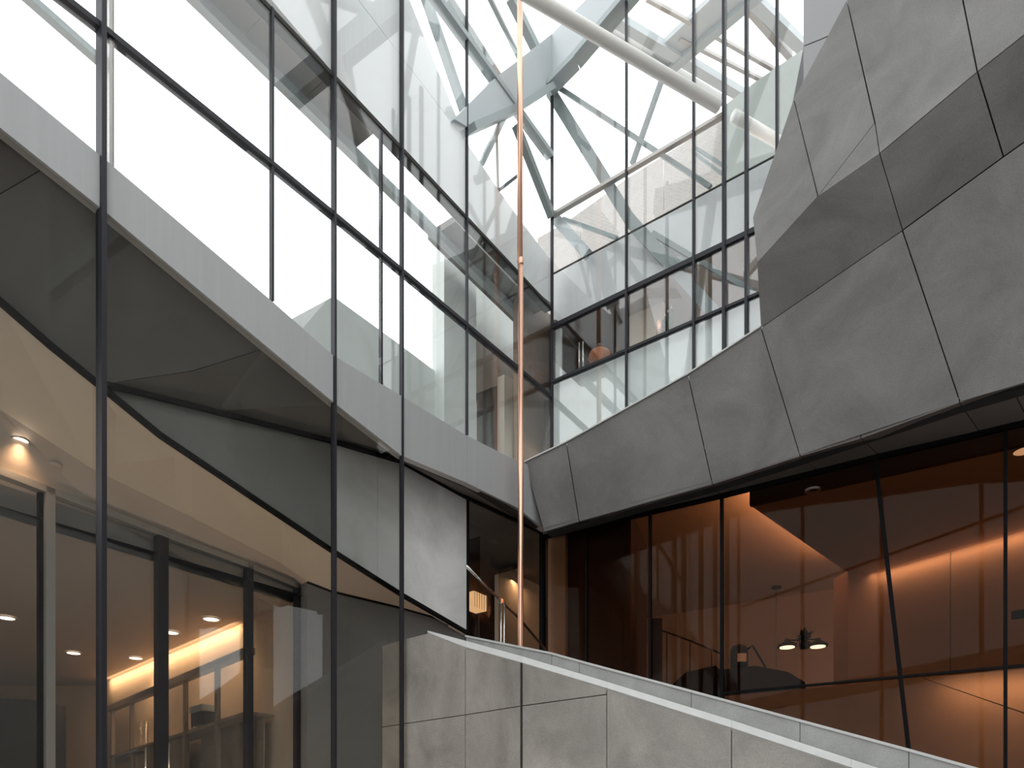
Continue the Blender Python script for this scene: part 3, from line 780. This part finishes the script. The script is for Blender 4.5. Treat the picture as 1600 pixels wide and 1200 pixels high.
# room behind
AR = root('wall_amber_room', PZ(1200, 0, A, 5), 'warm brown room walls and ceiling behind the bronze glass', 'wall', kind='structure')
def az(x, z, d): return PZ(x, z, A, d)
ZAC = 4.98
far = A.off(6.6)
ZAR = 5.35
prism('ceiling_slab', [az(848, ZAR, .12), az(1740, ZAR, .12), PZ(1760, ZAR, A.off(9)), PZ(830, ZAR, A.off(9))], .2, 'amberwall', AR, away=Vector((0, 0, 1)))
prism('front_fascia', [az(848, 5.12, .12), az(1740, 5.12, .12), az(1740, ZAR, .12), az(848, ZAR, .12)], .1, 'darkwood', AR, away=-A.n)
bk = [az(1168, 4.88, .15)] + [P(x, y, Zp(4.88)) for x, y in ((1322, 893), (1371, 895), (1600, 830), (1740, 790))] + [az(1740, 4.88, .15)]
prism('front_fascia', [az(1168, 4.87, .13), az(1740, 4.87, .13), az(1740, ZAR, .13), az(1168, ZAR, .13)], .08, 'darkwood', AR, away=-A.n)
prism('ceiling_bulkhead', bk, .1, 'amberwall', AR, away=Vector((0, 0, 1)))
prism('wall_panel', [PZ(700, FLOOR, far), PZ(1420, FLOOR, far), PZ(1420, ZAR, far), PZ(700, ZAR, far)], .1, 'amberwall', AR)
w1a, w1b = P(1371, 895, Zp(4.88)), P(1740, 790, Zp(4.88))
wallseg('wall_panel', w1a, w1b, FLOOR, 4.95, 'amberwall', AR)
ca = P(1325, 893, Zp(4.88))
wallseg('column', ca, w1a, FLOOR, 4.9, 'amberwall', AR, .5)
wallseg('wall_panel', az(848, 0, .2), az(875, 0, .2), FLOOR, ZAR, 'beige', AR)
wallseg('wall_panel', az(875, 0, .3), az(975, 0, .3), FLOOR, ZAR, 'darkwood', AR)
wallseg('wall_panel', az(975, 0, .3), PZ(1010, 0, A.off(2.0)), FLOOR, ZAR, 'darkwood', AR)
wallseg('wall_panel', az(1740, 0, .12), w1b, FLOOR, ZAR, 'amberwall', AR)
prism('floor_slab', [az(848, .2, .3), az(1740, .2, .3), az(1740, .2, 7), az(848, .2, 7)], .2, 'darkwood', AR, away=Vector((0, 0, -1)))
# sloped tan stone below the transom
lo_a = [(1132, 1087), (1420, atr(1420) + 4), (1440, atr(1440) + 4), (1730, 1160), (1730, 1270), (1132, 1270)]
lo_b = [(1440, atr(1440) + 4), (1600, 1044), (1730, 1032), (1730, 1158)]
for f in (lo_a, lo_b): prism('tan_stone_panel', Pp(f, A.off(.5)), .05, 'tan', AR, gap=.006)

# stair rail and dark post inside
SR = root('stair_rail', D(1085, 1040, 13.5), 'thin dark stair rail on posts behind the bronze glass', 'handrail')
sr = [(1034, 985), (1078, 1001), (1126, 1021)]
tube('rail', [D(x, y, 13.5) for x, y in sr], .016, 'dark', SR, 8)
for x, y in ((1042, 988), (1078, 1001), (1112, 1015)):
    tube('post', [Vector((D(x, y, 13.5).x, 13.5, .2)), D(x, y, 13.5)], .01, 'dark', SR, 8)
pc = D(1026, 968, 12.6)
tag(mk('dark_pillar', box_bm(Vector((pc.x, pc.y, .2)), .16, .16, pc.z - .2), 'dark'), 'slim dark pillar at the top of the stair rail', 'pillar')

# furniture in the amber room
def amb(x, y, Y): return D(x, y, Y)
cnt = [amb(1132, 1046, 11.6), amb(1180, 1040, 11.6), amb(1232, 1050, 11.6), amb(1258, 1066, 11.6), amb(1262, 1100, 11.6), amb(1132, 1110, 11.6)]
tag(prism('bar_counter', cnt, .6, 'dark'), 'dark bar counter silhouette behind the bronze glass', 'counter')
cnt2 = [amb(1060, 1062, 12.4), amb(1072, 1050, 12.4), amb(1118, 1040, 12.4), amb(1127, 1048, 12.4), amb(1127, 1110, 12.4), amb(1060, 1110, 12.4)]
tag(prism('low_console', cnt2, .5, 'dark'), 'low dark console left of the bar counter behind bronze glass', 'console')
ck = amb(1155, 1044, 11.9)
EM = root('espresso_machine', ck, 'dark rounded machine with a lit window on the bar counter', 'coffee machine')
mk('body', lathe_bm([(.13, 0), (.14, .05), (.14, .3), (.11, .36), (.0001, .4)], ck, 20), 'dark', EM, True)
mk('lit_window', box_bm(ck + Vector((0, -.14, .08)), .14, .02, .13), 'dimglow', EM)
tube('hose', [ck + Vector((.12, -.05, .3)), ck + Vector((.2, -.05, .36)), ck + Vector((.3, -.05, .2)), ck + Vector((.42, -.05, .0))], .018, 'dark', EM, 8)
pt = P(1213, 917, Zp(ZAR))
PD = root('pendant_rod', pt, 'ceiling rod with a round rose above the bar counter', 'pendant')
tube('rod', [pt, Vector((pt.x, pt.y, D(1213, 1042, pt.y).z))], .012, 'alu', PD, 8)
mk('ceiling_rose', lathe_bm([(.11, -.03), (.11, 0)], pt, 20), 'dark', PD)
for x, y, l, m_ in ((1230, 1011, 'left lit disc lamp with dark rim above the bar', 'glow'), (1278, 1010, 'right lit disc lamp beside the dark hanging plant', 'glow')):
    c = amb(x, y, 12.6)
    o = root('disc_lamp', c, l, 'lamp', 'disc lamps over the bar')
    mk('shade', lathe_bm([(.17, 0), (.16, .04), (.05, .1), (.04, .14)], c, 24), 'dark', o, True)
    mk('lamp_disc', lathe_bm([(.125, -.012), (.125, -.002)], c, 24), m_, o)
    bar('support_arm', c + Vector((0, 0, .12)), c + Vector((0, 0, .12)) + Vector((.25 if x < 1250 else -.25, 0, .0)), .02, .02, 'dark', o)
c = amb(1257, 1014, 13.15)
PLT = root('hanging_plant', c, 'small dark leafy plant between the two disc lamps', 'plant')
mk('pot', lathe_bm([(.06, 0), (.09, .02), (.1, .12), (.085, .12)], c, 18), 'dark', PLT, True)
for k in range(34):
    a_ = random.uniform(0, 6.28); r_ = random.uniform(.06, .2); z_ = random.uniform(.06, .26)
    b0 = c + Vector((0, 0, .1)); tp = c + Vector((math.cos(a_) * r_, math.sin(a_) * r_, .1 + z_))
    s_ = Vector((-math.sin(a_), math.cos(a_), 0)) * .055
    mid = (b0 + tp) / 2 + Vector((0, 0, .04))
    bm = bmesh.new()
    vv = [bm.verts.new(v) for v in (b0, mid + s_, tp, mid - s_, mid + Vector((0, 0, .012)))]
    for tri in ((0, 1, 4), (1, 2, 4), (2, 3, 4), (3, 0, 4)): bm.faces.new([vv[i] for i in tri])
    mk('leaf', bm, 'leaf', PLT)
for x, l in ((1485, 'thin cable drop on the right amber wall'), (1517, 'second thin cable drop with a rose on the right')):
    top = P(x, 862, Zp(4.86))
    tag(tube('cable_drop', [top, Vector((top.x, top.y, 1.6))], .006, 'dark', None, 6), l, 'cable')
downlight(1600, 704, ZAC - .11, .12, 'half visible warm downlight at the right edge behind bronze glass', None, 'glow2', 12)
o = P(1270, 765, Zp(4.86))
tag(mk('ceiling_speaker', lathe_bm([(.07, 0), (.11, 0), (.11, -.02), (.07, -.02), (.07, 0)], o, 24, caps=False), 'alu', None, True), 'round ring fitting in the dark ceiling behind bronze glass', 'fitting')
bx_ = P(1592, 966, A.off(.4))
tag(mk('wall_box', box_bm(bx_, .16, .08, .1, (dA.x, dA.y)), 'black'), 'small black box at the right edge behind bronze glass', 'box')

# ------------------------------------------------------------------ dark glass between facet and bronze wall
WK = root('wall_dark_glass', PZ(790, FLOOR, L.off(.5)), 'dark glazed wall under the metal band beside the copper pole', 'wall', kind='structure')
LK = L.off(.5)
for x, w in ((730, .03), (846, .05)):
    bar('mullion', PZ(x, FLOOR, LK), PZ(x, P(x, interp(lnA, x), LK).z, LK), w, .06, 'black', WK, side=dL)
prism('glass_pane', [PZ(730, FLOOR, LK), PZ(846, FLOOR, LK), P(846, 834, LK), P(730, 779, LK)], .012, 'g_dark', WK)
bar('sill', P(730, 996, L.off(.46)), P(846, 1040, L.off(.46)), .04, .06, 'frame', WK)
prism('ceiling_slab', [PZ(600, 5.2, L.off(.62)), PZ(848, 5.2, L.off(.62)), PZ(940, 5.2, L.off(4.6)), PZ(600, 5.2, L.off(4.6))], .1, 'dwall', WK, away=Vector((0, 0, 1)))
wallseg('wall_panel', PZ(600, 0, L.off(3.4)), PZ(900, 0, L.off(3.4)), FLOOR, 5.2, 'darkwood', WK)
ni = L.off(2.2)
prism('niche_wall', Pp([(779, 897), (812, 888), (850, 905), (850, 1060), (779, 1060)], ni), .1, 'warmwall', WK)
prism('niche_soffit', [P(779, 896, ni), P(812, 887, ni), P(850, 904, ni), P(850, 904, ni) + L.n * .35, P(812, 887, ni) + L.n * .35, P(779, 896, ni) + L.n * .35], .06, 'darkwood', WK, away=Vector((0, 0, 1)))
prism('picture_frame', Pp([(728, 844), (750, 838), (750, 925), (728, 925)], L.off(1.4)), .04, 'darkwood', WK)
downlight(742, 812, 0, .12, 'bright downlight at the top of the dark glass beside the facet', None, 'glow', 10, L.off(1.5))
c = P(742, 953, L.off(1.3))
LS = root('pleated_lamp', c, 'glowing pleated box lampshade behind the dark glass', 'lamp')
mk('shade', box_bm(c, .36, .25, .26, (dL.x, dL.y)), 'shade', LS)
for k in range(6):
    s_ = c + L.n * .128 + dL * (-.16 + .064 * k)
    bar('pleat', s_, s_ + Vector((0, 0, .26)), .01, .012, 'beige', LS)
mk('shade_end', box_bm(c + dL * .2, .05, .27, .28, (dL.x, dL.y)), 'darkwood', LS)
# chrome handrail of the stair
HR = root('stair_handrail', P(785, 1010, L.off(.2)), 'polished steel handrail on posts in front of the dark glass', 'handrail')
hr = [(728, 884), (755, 911), (783, 939), (812, 967), (858, 1022)]
tube('rail', [P(x, y, L.off(.25)) for x, y in hr], .02, 'chrome', HR, 12)
for dx_ in (0, 5):
    t = P(783 + dx_, 941, L.off(.25))
    tube('post', [Vector((t.x, t.y, t.z - 1.3)), t], .013, 'chrome', HR, 10)
mk('bracket', box_bm(P(783, 942, L.off(.2)), .06, .04, .06, (dL.x, dL.y)), 'chrome', HR)

# ------------------------------------------------------------------ stair parapet of large stone slabs
WP = root('wall_stair', PZ(900, FLOOR, PW), 'stair parapet of large warm grey stone slabs with a pale sloping edge', 'wall', kind='structure')
tl = [(597, 1009), (630, 999), (670, 989), (727, 1011), (815, 1035), (948, 1075), (1143, 1137), (1330, 1199), (1480, 1250)]
jl = [(597, 1136), (727, 1117), (815, 1103), (948, 1085)]
def tly(x): return interp(tl, x)
def jly(x): return interp(jl, x)
def slab(top, bot): prism('stone_slab', top + bot, .1, 'stone2', WP, gap=.005)
slab([P(597, tly(597), PW), P(630, tly(630), PW), P(670, tly(670), PW), P(727, tly(727), PW)], [P(727, jly(727), PW), P(597, jly(597), PW)])
slab([P(727, tly(727), PW), P(815, tly(815), PW)], [P(815, jly(815), PW), P(727, jly(727), PW)])
slab([P(815, tly(815), PW), P(948, tly(948), PW)], [P(948, jly(948), PW), P(815, jly(815), PW)])
for x0, x1 in ((597, 727), (727, 815), (815, 948)):
    slab([P(x0, jly(x0), PW), P(x1, jly(x1), PW)], [PZ(x1, FLOOR, PW), PZ(x0, FLOOR, PW)])
slab([P(948, tly(948), PW), P(1143, tly(1143), PW)], [PZ(1143, FLOOR, PW), PZ(948, FLOOR, PW)])
slab([P(1143, tly(1143), PW), P(1480, tly(1480), PW)], [PZ(1480, FLOOR, PW), PZ(1143, FLOOR, PW)])
prism('backing_panel', [P(x, y + 3, PW.off(.05)) for x, y in tl] + [PZ(1480, FLOOR, PW.off(.05)), PZ(597, FLOOR, PW.off(.05))], .12, 'joint', WP)
bar('open_joint', P(815, 1036, PW.off(-.004)), PZ(815, FLOOR, PW.off(-.004)), .02, .02, 'joint', WP, side=Vector((-PW.n.y, PW.n.x, 0)))
# pale chamfered edge
cp = [(668, 988), (727, 1011), (815, 1035), (948, 1075), (1143, 1137), (1330, 1199), (1480, 1250)]
hi_ = [3, 10, 10, 10, 12, 13, 15]
for i in range(len(cp) - 1):
    (x0, y0), (x1, y1) = cp[i], cp[i + 1]
    pts = [P(x0, y0, PW.off(-.015)), P(x1, y1, PW.off(-.015)), P(x1, y1 - hi_[i + 1], PW.off(.05)), P(x0, y0 - hi_[i], PW.off(.05))]
    prism('edge_stone', pts, .05, 'coping', WP, gap=.001)
# grey upstand behind with its thin pale top
us = [(728, 994), (862, 1021), (905, 1033), (1080, 1080), (1250, 1126), (1420, 1172), (1560, 1211)]
for i in range(len(us) - 1):
    (x0, y0), (x1, y1) = us[i], us[i + 1]
    pts = [P(x0, y0, PW.off(.14)), P(x1, y1, PW.off(.14)), P(x1, tly(x1) + 6, PW.off(.14)), P(x0, tly(x0) + 6, PW.off(.14))]
    prism('upstand_stone', pts, .12, 'stone3', WP, gap=.003)
    bar('upstand_edge', P(x0, y0, PW.off(.14)), P(x1, y1, PW.off(.14)), .022, .03, 'coping', WP)

# ------------------------------------------------------------------ copper pole
pb = PZ(813.5, FLOOR, L, -.3)
pb = D(813.5, H, 10.9); 
CP = root('copper_pole', (pb.x, pb.y, FLOOR), 'tall slender copper pole running from the stair to the skylight', 'pole')
tube('upper_shaft', [Vector((pb.x - .01, pb.y, P(812, 437, L).z)), Vector((pb.x - .01, pb.y, 13.9))], .041, 'copper', CP, 24)
tube('lower_shaft', [Vector((pb.x, pb.y, FLOOR)), Vector((pb.x, pb.y, P(812, 437, L).z - .01))], .041, 'copper', CP, 24)
mk('sleeve', lathe_bm([(.044, -.05), (.046, -.03), (.046, .03), (.044, .05)], Vector((pb.x, pb.y, P(812, 437, L).z)), 24), 'copper', CP, True)

# ------------------------------------------------------------------ lamps of the rooms, and one added fill strip
m1, m2 = PZ(330, 0, K), PZ(200, 0, K)
mid = (m1 + m2) / 2
a = area('cove_light', (mid.x + .15 * K.n.x, mid.y + .15 * K.n.y, Zc - .04), (mid.x - .2 * K.n.x, mid.y - .2 * K.n.y, Zc - .6), 6.0, .05, 42)
d_ = (m2 - m1); a.rotation_euler = Matrix((d_.normalized(), (-Vector((-.8 * K.n.x, -.8 * K.n.y, -.6))).cross(d_.normalized()), -Vector((-.8 * K.n.x, -.8 * K.n.y, -.6)))).transposed().to_euler()
ea, eb = az(1168, 4.88, .15), P(1322, 893, Zp(4.88))
ev = (eb - ea).normalized(); es = Vector((ev.y, -ev.x, 0)); es = es if es.x > 0 else -es
def strip(name, p, q2, aim, w, power, color):
    mid = (p + q2) / 2
    o = area(name, mid, mid + aim, 1, 1, power, color)
    u = (q2 - p).normalized(); z = -(aim - u * aim.dot(u)).normalized()
    o.rotation_euler = Matrix((u, z.cross(u), z)).transposed().to_euler()
    o.data.size, o.data.size_y = (q2 - p).length, w
    return o
strip('cove_light', ea + es * .12 + Vector((0, 0, .13)) + ev * .2, eb + es * .12 + Vector((0, 0, .13)), -es * .35 + Vector((0, 0, 1)), .08, 80, (1, .64, .39))
wv = (w1b - w1a).normalized(); wn = Vector((wv.y, -wv.x, 0)); wn = wn if wn.y < 0 else -wn
strip('wall_washer', w1a + wn * .15 + Vector((0, 0, -.03)), w1b + wn * .15 + Vector((0, 0, -.03)), -wn * .5 - Vector((0, 0, 1)), .06, 14, (1, .66, .42))
strip('step_light', P(1480, 1062, A.off(.2)), P(1720, 1045, A.off(.2)), -A.n * .6 - Vector((0, 0, 1)), .04, 11, (1, .70, .46))
c = P(815, 905, L.off(2.05))
area('niche_light', (c.x, c.y, c.z - .03), (c.x, c.y, c.z - 1), .8, .1, 8)
c = rz(920, T3 - .1, 1.0)
spot('upper_room_lamp', tuple(c), (c.x, c.y, c.z - 2), 5, 140, .9, .08)
strip('added_fill_strip', PZ(-60, FLOOR + .05, L.off(.8)), PZ(500, FLOOR + .05, L.off(.8)), Vector((0, 0, 1)), .08, 62, (1, .74, .52))  # unseen fill light, added to brighten the beige ceiling
